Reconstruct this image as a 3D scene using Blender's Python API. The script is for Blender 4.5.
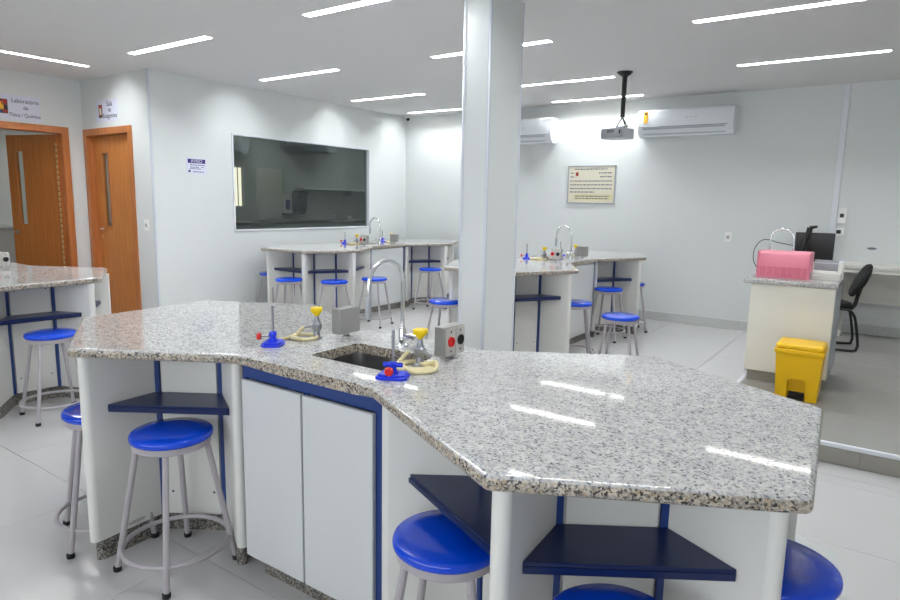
import bpy, bmesh, math, random
from mathutils import Vector, Matrix
random.seed(7)
PI = math.pi
scene = bpy.context.scene
for o in list(bpy.data.objects): bpy.data.objects.remove(o)
C = scene.collection

# ------------------------------------------------------------------ camera, world, exposure
cam_d = bpy.data.cameras.new('camera'); cam = bpy.data.objects.new('camera', cam_d); C.objects.link(cam)
cam_d.sensor_width = 36.0; cam_d.lens = 635.358 / 900 * 36; cam_d.clip_start = .05; cam_d.clip_end = 100
R_ = Vector((0.81878467, 0.57380684, 0.01836768)); U_ = Vector((-0.10212018, 0.11408602, 0.9882084)); W_ = Vector((-0.56494525, 0.8110056, -0.15200914))
cam.matrix_world = Matrix(((R_.x, U_.x, -W_.x, 0), (R_.y, U_.y, -W_.y, 0), (R_.z, U_.z, -W_.z, 1.45), (0, 0, 0, 1)))
scene.camera = cam
world = bpy.data.worlds.new('world'); scene.world = world; world.use_nodes = True
world.node_tree.nodes['Background'].inputs[0].default_value = (.75, .85, 1, 1)
world.node_tree.nodes['Background'].inputs[1].default_value = 1.0
scene.view_settings.view_transform = 'Standard'; scene.view_settings.look = 'None'
scene.view_settings.gamma = 1; scene.view_settings.use_curve_mapping = False
scene.view_settings.exposure = 0.0
LAMP = 104.0            # strength of the ceiling strips
CEIL = 2.77

# ------------------------------------------------------------------ materials
def srgb(r, g, b):
    f = lambda c: (c/255/12.92) if c/255 <= .04045 else ((c/255+.055)/1.055)**2.4
    return (f(r), f(g), f(b), 1)
def mat(name, col, rough=.5, metal=0, spec=.5, coat=0, noise=None, emit=None, bump=0):
    m = bpy.data.materials.new(name); m.use_nodes = True; nt = m.node_tree; b = nt.nodes['Principled BSDF']
    b.inputs['Base Color'].default_value = col; b.inputs['Roughness'].default_value = rough
    b.inputs['Metallic'].default_value = metal; b.inputs['Specular IOR Level'].default_value = spec
    b.inputs['Coat Weight'].default_value = coat
    tc = nt.nodes.new('ShaderNodeTexCoord')
    if noise:
        sc, amt = noise
        n = nt.nodes.new('ShaderNodeTexNoise'); n.inputs['Scale'].default_value = sc; n.inputs['Detail'].default_value = 4
        nt.links.new(tc.outputs['Object'], n.inputs['Vector'])
        mx = nt.nodes.new('ShaderNodeMix'); mx.data_type = 'RGBA'
        mx.inputs[6].default_value = tuple(c*(1-amt) for c in col[:3]) + (1,)
        mx.inputs[7].default_value = tuple(min(1, c*(1+amt)) for c in col[:3]) + (1,)
        nt.links.new(n.outputs['Fac'], mx.inputs[0]); nt.links.new(mx.outputs[2], b.inputs['Base Color'])
    if bump:
        n2 = nt.nodes.new('ShaderNodeTexNoise'); n2.inputs['Scale'].default_value = 120
        nt.links.new(tc.outputs['Object'], n2.inputs['Vector'])
        bp = nt.nodes.new('ShaderNodeBump'); bp.inputs['Strength'].default_value = bump; bp.inputs['Distance'].default_value = .002
        nt.links.new(n2.outputs['Fac'], bp.inputs['Height']); nt.links.new(bp.outputs['Normal'], b.inputs['Normal'])
    if emit:
        b.inputs['Emission Color'].default_value = emit[0]; b.inputs['Emission Strength'].default_value = emit[1]
    return m
def granite(name, rough, stops, scale=190, coat=0):
    m = bpy.data.materials.new(name); m.use_nodes = True; nt = m.node_tree; b = nt.nodes['Principled BSDF']
    b.inputs['Roughness'].default_value = rough; b.inputs['Specular IOR Level'].default_value = .62
    tc = nt.nodes.new('ShaderNodeTexCoord')
    nz = nt.nodes.new('ShaderNodeTexNoise'); nz.inputs['Scale'].default_value = 90; nz.inputs['Detail'].default_value = 2
    nt.links.new(tc.outputs['Object'], nz.inputs['Vector'])
    vm = nt.nodes.new('ShaderNodeVectorMath'); vm.operation = 'MULTIPLY_ADD'; vm.inputs[1].default_value = (.012,)*3
    nt.links.new(nz.outputs['Color'], vm.inputs[0]); nt.links.new(tc.outputs['Object'], vm.inputs[2])
    v = nt.nodes.new('ShaderNodeTexVoronoi'); v.inputs['Scale'].default_value = scale
    nt.links.new(vm.outputs[0], v.inputs['Vector'])
    sp = nt.nodes.new('ShaderNodeSeparateColor'); nt.links.new(v.outputs['Color'], sp.inputs[0])
    cr = nt.nodes.new('ShaderNodeValToRGB'); cr.color_ramp.interpolation = 'CONSTANT'
    el = cr.color_ramp.elements
    el[0].position = 0; el[0].color = stops[0][1]; el[1].position = stops[1][0]; el[1].color = stops[1][1]
    for p_, c_ in stops[2:]:
        e = el.new(p_); e.color = c_
    nt.links.new(sp.outputs[0], cr.inputs[0])
    n2 = nt.nodes.new('ShaderNodeTexNoise'); n2.inputs['Scale'].default_value = 35; n2.inputs['Detail'].default_value = 3
    nt.links.new(tc.outputs['Object'], n2.inputs['Vector'])
    mx = nt.nodes.new('ShaderNodeMix'); mx.data_type = 'RGBA'; mx.blend_type = 'MULTIPLY'; mx.inputs[0].default_value = .45
    cr2 = nt.nodes.new('ShaderNodeValToRGB'); cr2.color_ramp.elements[0].position = .35; cr2.color_ramp.elements[1].position = .62
    cr2.color_ramp.elements[0].color = (.6, .6, .61, 1)
    nt.links.new(n2.outputs['Fac'], cr2.inputs[0]); nt.links.new(cr.outputs[0], mx.inputs[6]); nt.links.new(cr2.outputs[0], mx.inputs[7])
    nt.links.new(mx.outputs[2], b.inputs['Base Color'])
    return m
def wood(name, c1, c2, rough=.35):
    m = bpy.data.materials.new(name); m.use_nodes = True; nt = m.node_tree; b = nt.nodes['Principled BSDF']
    b.inputs['Roughness'].default_value = rough
    tc = nt.nodes.new('ShaderNodeTexCoord'); mp = nt.nodes.new('ShaderNodeMapping'); mp.inputs['Scale'].default_value = (14, 14, .9)
    nt.links.new(tc.outputs['Object'], mp.inputs[0])
    n = nt.nodes.new('ShaderNodeTexNoise'); n.inputs['Scale'].default_value = 3; n.inputs['Detail'].default_value = 6; n.inputs['Distortion'].default_value = .6
    nt.links.new(mp.outputs[0], n.inputs['Vector'])
    cr = nt.nodes.new('ShaderNodeValToRGB'); cr.color_ramp.elements[0].position = .3; cr.color_ramp.elements[1].position = .7
    cr.color_ramp.elements[0].color = c1; cr.color_ramp.elements[1].color = c2
    nt.links.new(n.outputs['Fac'], cr.inputs[0]); nt.links.new(cr.outputs[0], b.inputs['Base Color'])
    return m
M = {}
M['wall'] = mat('wall_paint', srgb(224, 227, 226), .55, noise=(1.3, .012))
M['ceiling'] = mat('ceiling_paint', srgb(222, 221, 220), .8)
M['bead'] = mat('corner_bead_plastic', srgb(222, 226, 234), .2)
M['tile'] = mat('white_porcelain', srgb(200, 199, 198), .14, noise=(2.5, .02), spec=.55)
M['tile_grey'] = mat('grey_porcelain', srgb(150, 148, 143), .2, noise=(4, .05))
M['grout'] = mat('grout', srgb(120, 118, 114), .9)
M['riser'] = mat('riser_tile', srgb(152, 148, 140), .4, noise=(25, .06))
M['nosing'] = mat('white_nosing', srgb(228, 231, 236), .3)
M['skirt'] = mat('skirting_stone', srgb(206, 208, 206), .35, noise=(30, .05))
M['skirt_highlight'] = mat('skirting_highlight', srgb(222, 224, 224), .4)  # paler strip paints the bevel highlight along the skirting's top edge
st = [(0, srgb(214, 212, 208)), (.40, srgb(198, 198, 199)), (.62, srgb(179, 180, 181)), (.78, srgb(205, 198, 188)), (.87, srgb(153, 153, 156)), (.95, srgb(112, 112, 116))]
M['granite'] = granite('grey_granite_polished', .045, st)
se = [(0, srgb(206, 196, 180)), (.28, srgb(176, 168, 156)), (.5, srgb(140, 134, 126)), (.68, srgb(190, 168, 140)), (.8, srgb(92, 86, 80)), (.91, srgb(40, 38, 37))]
M['granite_edge'] = granite('granite_edge_no_veil', .3, se)  # same stone; harder contrast painted in where the top's reflection veil is missing
sr = [(0, srgb(150, 146, 138)), (.32, srgb(112, 108, 102)), (.55, srgb(82, 78, 74)), (.8, srgb(170, 160, 145)), (.9, srgb(45, 43, 42))]
M['plinth'] = granite('granite_plinth', .45, sr, 170)
M['laminate'] = mat('white_laminate', srgb(226, 225, 220), .38)
M['door_white'] = mat('cabinet_door_laminate', srgb(212, 214, 214), .35)
M['navy'] = mat('navy_laminate', srgb(15, 33, 80), .3)
M['navy_edge'] = mat('navy_edge_band', srgb(40, 74, 138), .3)
M['strip'] = mat('blue_strip', srgb(34, 62, 125), .4)
M['seat'] = mat('blue_gloss_plastic', (.0, .062, .68, 1), .16, coat=.15)
M['tube'] = mat('grey_painted_tube', srgb(176, 170, 174), .35)
M['rubber'] = mat('black_rubber', srgb(22, 22, 24), .7)
M['chrome'] = mat('chrome', (.85, .86, .88, 1), .09, metal=1)
M['steel'] = mat('brushed_steel', (.42, .42, .42, 1), .3, metal=1)
M['nickel'] = mat('cast_nickel', (.34, .35, .39, 1), .35, metal=.8)
M['greybox'] = mat('grey_aluminium_box', srgb(158, 157, 154), .42, metal=.25)
M['faceplate'] = mat('socket_plate', srgb(196, 193, 188), .5)
M['red'] = mat('red_plastic', srgb(214, 22, 22), .35)
M['black'] = mat('black_plastic', srgb(18, 18, 19), .4)
M['fabric_black'] = mat('black_fabric', srgb(16, 16, 18), .9, bump=.4)
M['yellow'] = mat('yellow_knob_plastic', srgb(250, 215, 10), .35)
M['bin_yellow'] = mat('yellow_bin_plastic', srgb(250, 198, 0), .35)
M['burner_blue'] = mat('blue_enamel', srgb(14, 48, 215), .3)
M['hose'] = mat('cream_rubber_hose', srgb(226, 214, 168), .5)
M['dooor'] = wood('door_veneer', srgb(184, 112, 50), srgb(208, 138, 72))
M['dooor_dark'] = wood('door_veneer_brown', srgb(164, 98, 44), srgb(184, 116, 58))
M['frame'] = wood('door_frame_veneer', srgb(172, 102, 54), srgb(194, 124, 72))
M['brass'] = mat('hinge_brass', (.6, .5, .28, 1), .3, metal=1)
M['paper'] = mat('paper', srgb(224, 226, 240), .7)
M['cream_paper'] = mat('cream_paper', srgb(222, 216, 196), .6)
M['yellow_paper'] = mat('pale_yellow_print', srgb(216, 208, 165), .6)
M['ink'] = mat('dark_ink', srgb(50, 46, 72), .7)
M['ink_grey'] = mat('grey_ink', srgb(118, 118, 128), .7)
M['purple'] = mat('purple_print', srgb(52, 34, 120), .6)
M['print_red'] = mat('red_print', srgb(150, 40, 30), .6)
M['print_yellow'] = mat('yellow_print', srgb(230, 170, 30), .6)
M['print_blue'] = mat('blue_print', srgb(40, 50, 110), .6)
M['ac'] = mat('white_glossy_plastic', srgb(232, 236, 240), .25)
M['ac_dark'] = mat('grey_louver', srgb(186, 192, 198), .4)
M['pink'] = mat('pink_plastic', srgb(222, 128, 148), .4)
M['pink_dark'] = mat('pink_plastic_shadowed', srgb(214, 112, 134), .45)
M['cream'] = mat('cream_laminate', srgb(236, 234, 222), .4)
M['plastic_white'] = mat('white_plastic', srgb(232, 230, 222), .4)
M['socket_white'] = mat('socket_white', srgb(244, 244, 240), .35)
M['silver'] = mat('silver_plastic', srgb(172, 175, 180), .35, metal=.2)
M['screen'] = mat('screen_black', srgb(8, 8, 10), .2)
M['cable_blue'] = mat('blue_cable', srgb(60, 80, 110), .5)
M['blind'] = mat('tan_blind', srgb(205, 165, 110), .6)
M['lab_wall'] = mat('adjoining_room_paint', srgb(205, 206, 200), .6)
M['lamp'] = mat('strip_diffuser', (1, 1, 1, 1), .5, emit=((.93, .965, 1, 1), LAMP))
M['lamp_fill'] = mat('fill_diffuser', (1, 1, 1, 1), .5, emit=((.95, .97, 1, 1), 48))
M['daylight'] = mat('daylit_pane', (1, .9, .75, 1), .5, emit=((1, .86, .66, 1), 2.2))
M['added_pane'] = mat('added_glowing_pane', (1, 1, 1, 1), .5, emit=((.90, .95, 1, 1), 3.8))  # glowing panes of the window added behind the camera
def glass_mat(name, tint, gl):
    m = bpy.data.materials.new(name); m.use_nodes = True; nt = m.node_tree; nt.nodes.remove(nt.nodes['Principled BSDF'])
    out = nt.nodes['Material Output']; t = nt.nodes.new('ShaderNodeBsdfTransparent'); t.inputs[0].default_value = tint
    g = nt.nodes.new('ShaderNodeBsdfGlossy'); g.inputs['Roughness'].default_value = .02; g.inputs[0].default_value = (.9, .95, 1, 1)
    f = nt.nodes.new('ShaderNodeFresnel'); ge = nt.nodes.new('ShaderNodeNewGeometry'); ma = nt.nodes.new('ShaderNodeMath'); ma.operation = 'MULTIPLY_ADD'
    ma.inputs[1].default_value = 1/1.5-1.5; ma.inputs[2].default_value = 1.5; nt.links.new(ge.outputs['Backfacing'], ma.inputs[0]); nt.links.new(ma.outputs[0], f.inputs[0])
    x = nt.nodes.new('ShaderNodeMixShader'); nt.links.new(f.outputs[0], x.inputs[0]); nt.links.new(t.outputs[0], x.inputs[1]); nt.links.new(g.outputs[0], x.inputs[2])
    nt.links.new(x.outputs[0], out.inputs[0]); return m
M['tint'] = glass_mat('tinted_glass', (.62, .67, .66, 1), 1)
M['clear'] = glass_mat('clear_glass', (.85, .88, .86, 1), 1)

# ------------------------------------------------------------------ helpers
def empty(name, loc=(0, 0, 0), rz=0, label=None, cat=None, group=None):
    o = bpy.data.objects.new(name, None); C.objects.link(o); o.location = loc; o.rotation_euler = (0, 0, rz); o.empty_display_size = .1
    if label: o['label'] = label
    if cat: o['category'] = cat
    if group: o['group'] = group
    return o
def tag(o, label=None, cat=None, group=None, kind=None):
    if label: o['label'] = label
    if cat: o['category'] = cat
    if group: o['group'] = group
    if kind: o['kind'] = kind
    return o
def obj(name, bm, m, parent=None, loc=(0, 0, 0), rot=(0, 0, 0), smooth=True, ang=35):
    me = bpy.data.meshes.new(name); bmesh.ops.recalc_face_normals(bm, faces=bm.faces[:]); bm.to_mesh(me); bm.free()
    if isinstance(m, (list, tuple)):
        for x in m: me.materials.append(x)
    else: me.materials.append(m)
    if smooth:
        me.polygons.foreach_set('use_smooth', [True]*len(me.polygons)); me.update()
        me.set_sharp_from_angle(angle=math.radians(ang))
        for p_ in me.polygons:
            if max(abs(c) for c in p_.normal) > .9995 and len(p_.vertices) > 3 and p_.area > 2e-5: p_.use_smooth = False
    o = bpy.data.objects.new(name, me); C.objects.link(o); o.location = loc; o.rotation_euler = rot
    if parent: o.parent = parent
    return o
def box(bm, x0, x1, y0, y1, z0, z1, bev=0, seg=2):
    g = bmesh.ops.create_cube(bm, size=1)['verts']
    for v in g: v.co = Vector(((x0+x1)/2 + v.co.x*(x1-x0), (y0+y1)/2 + v.co.y*(y1-y0), (z0+z1)/2 + v.co.z*(z1-z0)))
    if bev:
        es = list({e for v in g for e in v.link_edges})
        bmesh.ops.bevel(bm, geom=es, offset=bev, segments=seg, affect='EDGES', profile=.5)
    return bm
def B(x0, x1, y0, y1, z0, z1, bev=0, seg=2): return box(bmesh.new(), x0, x1, y0, y1, z0, z1, bev, seg)
def prism(bm, pts, z0, z1):
    lo = [bm.verts.new((x, y, z0)) for x, y in pts]; hi = [bm.verts.new((x, y, z1)) for x, y in pts]; n = len(pts)
    bm.faces.new(lo[::-1]); bm.faces.new(hi)
    for i in range(n): bm.faces.new((lo[i], lo[(i+1) % n], hi[(i+1) % n], hi[i]))
    return bm
def P_(pts, z0, z1): return prism(bmesh.new(), pts, z0, z1)
def profile_x(bm, pts, x0, x1):      # pts are (y, z)
    a = [bm.verts.new((x0, y, z)) for y, z in pts]; b = [bm.verts.new((x1, y, z)) for y, z in pts]; n = len(pts)
    bm.faces.new(a); bm.faces.new(b[::-1])
    for i in range(n): bm.faces.new((a[i], b[i], b[(i+1) % n], a[(i+1) % n]))
    return bm
def tube(bm, pts, r, seg=10, closed=False, caps=True):
    pts = [Vector(p) for p in pts]; n = len(pts); rings = []
    rr = r if isinstance(r, (list, tuple)) else [r]*n
    up = None
    for i, p in enumerate(pts):
        if closed: d = (pts[(i+1) % n] - pts[i-1])
        else: d = pts[min(i+1, n-1)] - pts[max(i-1, 0)]
        d.normalize()
        if up is None: up = Vector((0, 0, 1)) if abs(d.z) < .9 else Vector((1, 0, 0))
        s = d.cross(up)
        if s.length < 1e-4: s = d.cross(Vector((0, 1, 0)))
        s.normalize(); up = s.cross(d).normalized()
        rings.append([bm.verts.new(p + (s*math.cos(a) + up*math.sin(a))*rr[i]) for a in [2*PI*k/seg for k in range(seg)]])
    m = n if closed else n-1
    for i in range(m):
        a, b = rings[i], rings[(i+1) % n]
        for k in range(seg): bm.faces.new((a[k], a[(k+1) % seg], b[(k+1) % seg], b[k]))
    if caps and not closed:
        bm.faces.new(rings[0][::-1]); bm.faces.new(rings[-1])
    return bm
def T(pts, r, seg=10, closed=False): return tube(bmesh.new(), pts, r, seg, closed)
def lathe(bm, prof, seg=32, cx=0, cy=0, cz=0):     # prof: (r, z) from bottom to top
    rings = []
    for r, z in prof:
        if r < 1e-6: rings.append([bm.verts.new((cx, cy, cz+z))])
        else: rings.append([bm.verts.new((cx+r*math.cos(2*PI*k/seg), cy+r*math.sin(2*PI*k/seg), cz+z)) for k in range(seg)])
    for a, b in zip(rings, rings[1:]):
        for k in range(seg):
            k2 = (k+1) % seg
            if len(a) == 1 and len(b) == 1: continue
            if len(a) == 1: bm.faces.new((a[0], b[k2], b[k]))
            elif len(b) == 1: bm.faces.new((a[k], a[k2], b[0]))
            else: bm.faces.new((a[k], a[k2], b[k2], b[k]))
    if len(rings[0]) > 1: bm.faces.new(rings[0][::-1])
    if len(rings[-1]) > 1: bm.faces.new(rings[-1])
    return bm
def Lt(prof, seg=32, **k): return lathe(bmesh.new(), prof, seg, **k)
def arc(cx, cz, r, a0, a1, n): return [(cx + r*math.cos(a0+(a1-a0)*i/n), cz + r*math.sin(a0+(a1-a0)*i/n)) for i in range(n+1)]
def kids(o): return [c for c in bpy.data.objects if c.parent == o]
def dup(root, loc, rz, label=None, group=None):
    def cp(o, par):
        c = o.copy(); C.objects.link(c); c.parent = par
        for ch in tree.get(o.name, []): cp(ch, c)
        return c
    tree = {}
    for o in bpy.data.objects:
        if o.parent: tree.setdefault(o.parent.name, []).append(o)
    r = cp(root, None); r.location = loc; r.rotation_euler = (0, 0, rz)
    if label: r['label'] = label
    if group: r['group'] = group
    return r
def structure(name, bm, m, smooth=False): return tag(obj(name, bm, m, smooth=smooth), kind='structure')
def text_bm(body, size, font_align='CENTER'):
    cu = bpy.data.curves.new('t', 'FONT'); cu.body = body; cu.size = size; cu.align_x = 'CENTER'; cu.align_y = 'CENTER'; cu.extrude = .0006
    o = bpy.data.objects.new('t', cu); C.objects.link(o)
    dg = bpy.context.evaluated_depsgraph_get(); me = bpy.data.meshes.new_from_object(o.evaluated_get(dg))
    bm = bmesh.new(); bm.from_mesh(me); bpy.data.objects.remove(o); bpy.data.curves.remove(cu); bpy.data.meshes.remove(me)
    return bm

# ------------------------------------------------------------------ room shell
XL, YB, XR, YF = -6.57, 8.127, 2.9, -2.3        # window wall, back wall, right wall, wall behind the camera
XD, YD = -8.0, 3.83                             # wall of the open door, wall of the closed door
structure('floor', B(-11.6, XR+.1, YF-.1, 11, -.1, -.008), M['grout'])
fl = bpy.data.objects['floor']
tile_me = None
TX, TY, X0, Y0 = .86, .845, -3.075, 1.405
def tiles(parent, x0, x1, y0, y1, z, m, name='floor_tile'):
    cache = {}
    i0 = math.floor((x0-X0)/TX); j0 = math.floor((y0-Y0)/TY)
    x = X0+i0*TX
    while x < x1-.01:
        y = Y0+j0*TY
        while y < y1-.01:
            a, b = max(x, x0), min(x+TX, x1); c, d = max(y, y0), min(y+TY, y1)
            if b-a > .02 and d-c > .02:
                k = (round(b-a, 3), round(d-c, 3))
                if k not in cache:
                    bm = B(-(b-a)/2+.0012, (b-a)/2-.0012, -(d-c)/2+.0012, (d-c)/2-.0012, -.008, 0, .0008, 1)
                    o = obj(name, bm, m, parent, smooth=False); cache[k] = o
                else:
                    o = cache[k].copy(); C.objects.link(o)
                o.location = ((a+b)/2, (c+d)/2, z)
            y += TY
        x += TX
tiles(fl, XL, XR, YD, 4.13, 0, M['tile']); tiles(fl, XL, -.9, 4.13, YB, 0, M['tile']); tiles(fl, XD-.1, XR, YF, YD, 0, M['tile'])
# raised platform on the right
pf = structure('floor_platform', B(-.87, XR, 4.14, YB, 0, .112), M['riser'])
tiles(pf, -.865, XR, 4.155, YB, .12, M['tile_grey'])
nb = B(-.9, XR, 4.128, 4.155, .098, .122, .003); box(nb, -.9, -.866, 4.13, YB, .098, .122, .003)
structure('trim_1', nb, M['nosing'])
rs = structure('trim_2', B(-.885, -.869, 4.155, YB, 0, .098), M['riser'])
x = -.885
while x < XR:
    obj('riser_tile', B(x+.001, min(x+.845, XR)-.001, 4.132, 4.142, 0, .097, .001, 1), M['riser'], rs, smooth=False); x += .845
# walls
wl = bmesh.new(); wy0, wy1, wz0, wz1 = 4.835, 7.26, 1.05, 2.215
box(wl, XL-.1, XL, YD, wy0, 0, CEIL); box(wl, XL-.1, XL, wy1, YB, 0, CEIL); box(wl, XL-.1, XL, wy0, wy1, 0, wz0); box(wl, XL-.1, XL, wy0, wy1, wz1, CEIL)
structure('wall_left', wl, M['wall'])
structure('wall_back', B(XL-.1, XR+.1, YB, YB+.1, 0, CEIL), M['wall'])
structure('wall_right', B(XR, XR+.1, YF, YB, 0, CEIL), M['wall'])
wfb = bmesh.new(); vx0, vx1, vz0, vz1 = -4.2, 1.8, .95, 2.25
box(wfb, -11.6, vx0, YF-.1, YF, 0, CEIL); box(wfb, vx1, XR+.1, YF-.1, YF, 0, CEIL); box(wfb, vx0, vx1, YF-.1, YF, 0, vz0); box(wfb, vx0, vx1, YF-.1, YF, vz1, CEIL)
structure('wall_front', wfb, M['wall'])
w2_ = structure('window_added', B(vx0, vx1, YF-.09, YF+.012, vz0-.03, vz0), M['nosing'])  # unseen window added behind the camera to brighten the cabinet fronts
for i in range(5):
    x = vx0+i*1.5; obj('mullion', B(x-.025, x+.025, YF-.07, YF-.01, vz0, vz1), M['nosing'], w2_, smooth=False)
for i in range(4): obj('pane', B(vx0+i*1.5+.025, vx0+(i+1)*1.5-.025, YF-.05, YF-.044, vz0, vz1), M['added_pane'], w2_, smooth=False)
bx0, bx1, bz = -7.90, -7.00, 2.14               # closed door clear opening
wb = bmesh.new(); box(wb, XD, bx0-.03, YD, YD+.1, 0, CEIL); box(wb, bx1+.03, XL-.1, YD, YD+.1, 0, CEIL); box(wb, bx0-.03, bx1+.03, YD, YD+.1, bz+.03, CEIL)
structure('wall_left_door', wb, M['wall'])
ay0, ay1, az = 2.55, 3.585, 2.15                # open doorway
wa = bmesh.new(); box(wa, XD-.1, XD, ay1+.03, YD+.1, 0, CEIL); box(wa, XD-.1, XD, YF, ay0-.03, 0, CEIL); box(wa, XD-.1, XD, ay0-.03, ay1+.03, az+.03, CEIL)
structure('wall_left_far', wa, M['wall'])
# corner protectors
structure('trim_3', B(XL-.002, XL+.005, YD-.005, YD+.018, 0, CEIL-.001, .002), M['bead'])
tb = B(XL-.018, XL+.005, YD-.006, YD+.002, 0, CEIL-.001, .002); structure('trim_4', tb, M['bead'])
# skirting along the back wall and the window wall
sk = structure('baseboard_back', B(XL, -.9, YB-.012, YB, .112, .118), M['skirt_highlight'])
x = XL
while x < -.91:
    e = min(x+.86, -.9); obj('skirting_piece', B(x+.001, e-.001, YB-.014, YB, 0, .111, .002, 1), M['skirt'], sk, smooth=False); x = e
x = -.9; sk2 = structure('baseboard_platform', B(x, XR, YB-.012, YB, .225, .232), M['skirt_highlight'])
while x < XR-.01:
    e = min(x+.86, XR); obj('skirting_piece', B(x+.001, e-.001, YB-.014, YB, .12, .224, .002, 1), M['skirt'], sk2, smooth=False); x = e
sk3 = structure('baseboard_left', B(XL, XL+.012, YD, YB-.015, .112, .118), M['skirt_highlight']); y = YD
while y < YB-.02:
    e = min(y+.86, YB-.015); obj('skirting_piece', B(XL, XL+.014, y+.001, e-.001, 0, .111, .002, 1), M['skirt'], sk3, smooth=False); y = e
# tinted observation window
wf = bmesh.new(); fw = .022
box(wf, XL-.07, XL+.012, wy0, wy0+fw, wz0, wz1, .004); box(wf, XL-.07, XL+.012, wy1-fw, wy1, wz0, wz1, .004)
box(wf, XL-.07, XL+.012, wy0+fw, wy1-fw, wz0, wz0+fw, .004); box(wf, XL-.07, XL+.012, wy0+fw, wy1-fw, wz1-fw, wz1, .004)
win = structure('window_1', wf, M['nosing'])
obj('pane', B(XL-.045, XL-.039, wy0+fw, wy1-fw, wz0+fw, wz1-fw), M['tint'], win, smooth=False)
# pillar
pl = structure('pillar', B(-2.392, -2.195, 3.54, 3.95, 0, CEIL), M['wall'])
for (x, y) in ((-2.392, 3.54), (-2.195, 3.54), (-2.195, 3.95)):
    sx = 1 if x > -2.3 else -1; sy = 1 if y > 3.7 else -1
    bb = bmesh.new(); box(bb, min(x+sx*.004, x-sx*.015), max(x+sx*.004, x-sx*.015), y+sy*.001 - .003, y+sy*.001+.003, 0, CEIL-.001)
    box(bb, x+sx*.001-.003, x+sx*.001+.003, min(y+sy*.004, y-sy*.015), max(y+sy*.004, y-sy*.015), 0, CEIL-.001)
    tube(bb, [(x, y, .0), (x, y, CEIL-.001)], .006, 8)
    obj('corner_bead', bb, M['bead'], pl)
# room behind the tinted window
structure('wall_adjoining_far', B(-9.6, -9.5, YD+.1, 11, 0, CEIL), M['lab_wall'])
structure('wall_adjoining_end', B(-9.5, -6.67, 10.9, 11, 0, CEIL), M['lab_wall'])
structure('wall_adjoining_right', B(-6.67, -6.57, YB+.1, 11, 0, CEIL), M['lab_wall'])
structure('wall_adjoining_left', B(-9.5, XD, YD, YD+.1, 0, CEIL), M['lab_wall'])
# room behind the open door
structure('wall_corridor_far', B(-11.6, -11.5, YF, YD, 0, CEIL), M['lab_wall'])
structure('wall_corridor_end', B(-11.5, -9.5, YD, YD+.1, 0, CEIL), M['lab_wall'])

# ------------------------------------------------------------------ ceiling lights
LW, LD = .075, .042      # slot width and depth; the lamp itself is narrower
slots = []
def ceiling_light(name='ceiling_light', L=1.2, W=LW, m='lamp'):
    t = empty(name, cat='ceiling light')
    f = bmesh.new(); e = .004
    box(f, -L/2-e, L/2+e, -W/2-e, -W/2, -.001, LD); box(f, -L/2-e, L/2+e, W/2, W/2+e, -.001, LD)
    box(f, -L/2-e, -L/2, -W/2, W/2, -.001, LD); box(f, L/2, L/2+e, -W/2, W/2, -.001, LD); box(f, -L/2-e, L/2+e, -W/2-e, W/2+e, LD, LD+.004)
    obj('light_frame', f, M['plastic_white'], t, smooth=False)
    obj('diffuser', B(-L/2+.004, L/2-.004, -.022, .022, LD-.012, LD-.001), M[m], t, smooth=False)
    return t
lt = ceiling_light(); lt.location = (0, 0, CEIL)
first = True
def place_light(x, y, label, rz=0, group=None):
    global first
    if first: lt.location = (x, y, CEIL); lt.rotation_euler = (0, 0, rz); lt['label'] = label; first = False; o = lt
    else: o = dup(lt, (x, y, CEIL), rz, label)
    o['group'] = group or 'ceiling light strips'
    return o
vis = {(-5.45, 3.38): 'glowing ceiling strip above the corner beside the closed wooden door', (-3.08, 3.38): 'ceiling strip cut by the top edge left of the pillar',
 (-5.45, 4.88): 'ceiling strip above the left end of the tinted window', (-5.57, 6.48): 'ceiling strip above the right end of the tinted window',
 (-5.62, 7.76): 'ceiling strip nearest the far back left room corner', (-3.08, 4.93): 'ceiling strip that runs behind the pillar near its top',
 (-3.17, 6.6): 'ceiling strip between pillar and projector mount, second nearest the back wall', (-3.27, 7.82): 'ceiling strip behind the projector mount, close above the back wall',
 (-.76, 4.97): 'large ceiling strip at the top right corner of the photo', (-.79, 6.66): 'ceiling strip in front of the air conditioner at the right'}
for (x, y), lb in vis.items(): place_light(x, y, lb)
place_light(-7.03, 2.86, 'ceiling strip at the far left, turned crosswise to all the others', PI/2)
for x in (-5.45, -3.08, -.7):
    for y in (1.8,): place_light(x, y, {-5.45: 'ceiling strip out of view above the bench at the far left', -3.08: 'ceiling strip out of view above the left wing of the front table', -.7: 'ceiling strip out of view above the camera'}[x], group='ceiling strips out of view')
place_light(1.7, 6.66, 'ceiling strip right of the photo, over the raised platform', group='ceiling strips out of view')
place_light(-.7, 3.38, 'ceiling strip out of view above the front table', group='ceiling strips out of view')
for i, (x, y) in enumerate(((-8.1, 5.4), (-8.1, 7.4), (-8.1, 9.4))):
    o = ceiling_light(m='lamp_fill'); o.location = (x, y, CEIL); o['label'] = '%s added ceiling strip in the room behind the tinted window' % ('nearest', 'middle', 'farthest')[i]  # unseen strips added to brighten the view through the tinted glass
for i, (x, y) in enumerate(((-9.8, 2.9), (-9.8, 1.2))):
    o = ceiling_light(m='lamp'); o.location = (x, y, CEIL); o['label'] = '%s added ceiling strip in the room beyond the open wooden door' % ('nearer', 'farther')[i]  # lamps added out of sight to brighten what the open doorway shows

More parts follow.
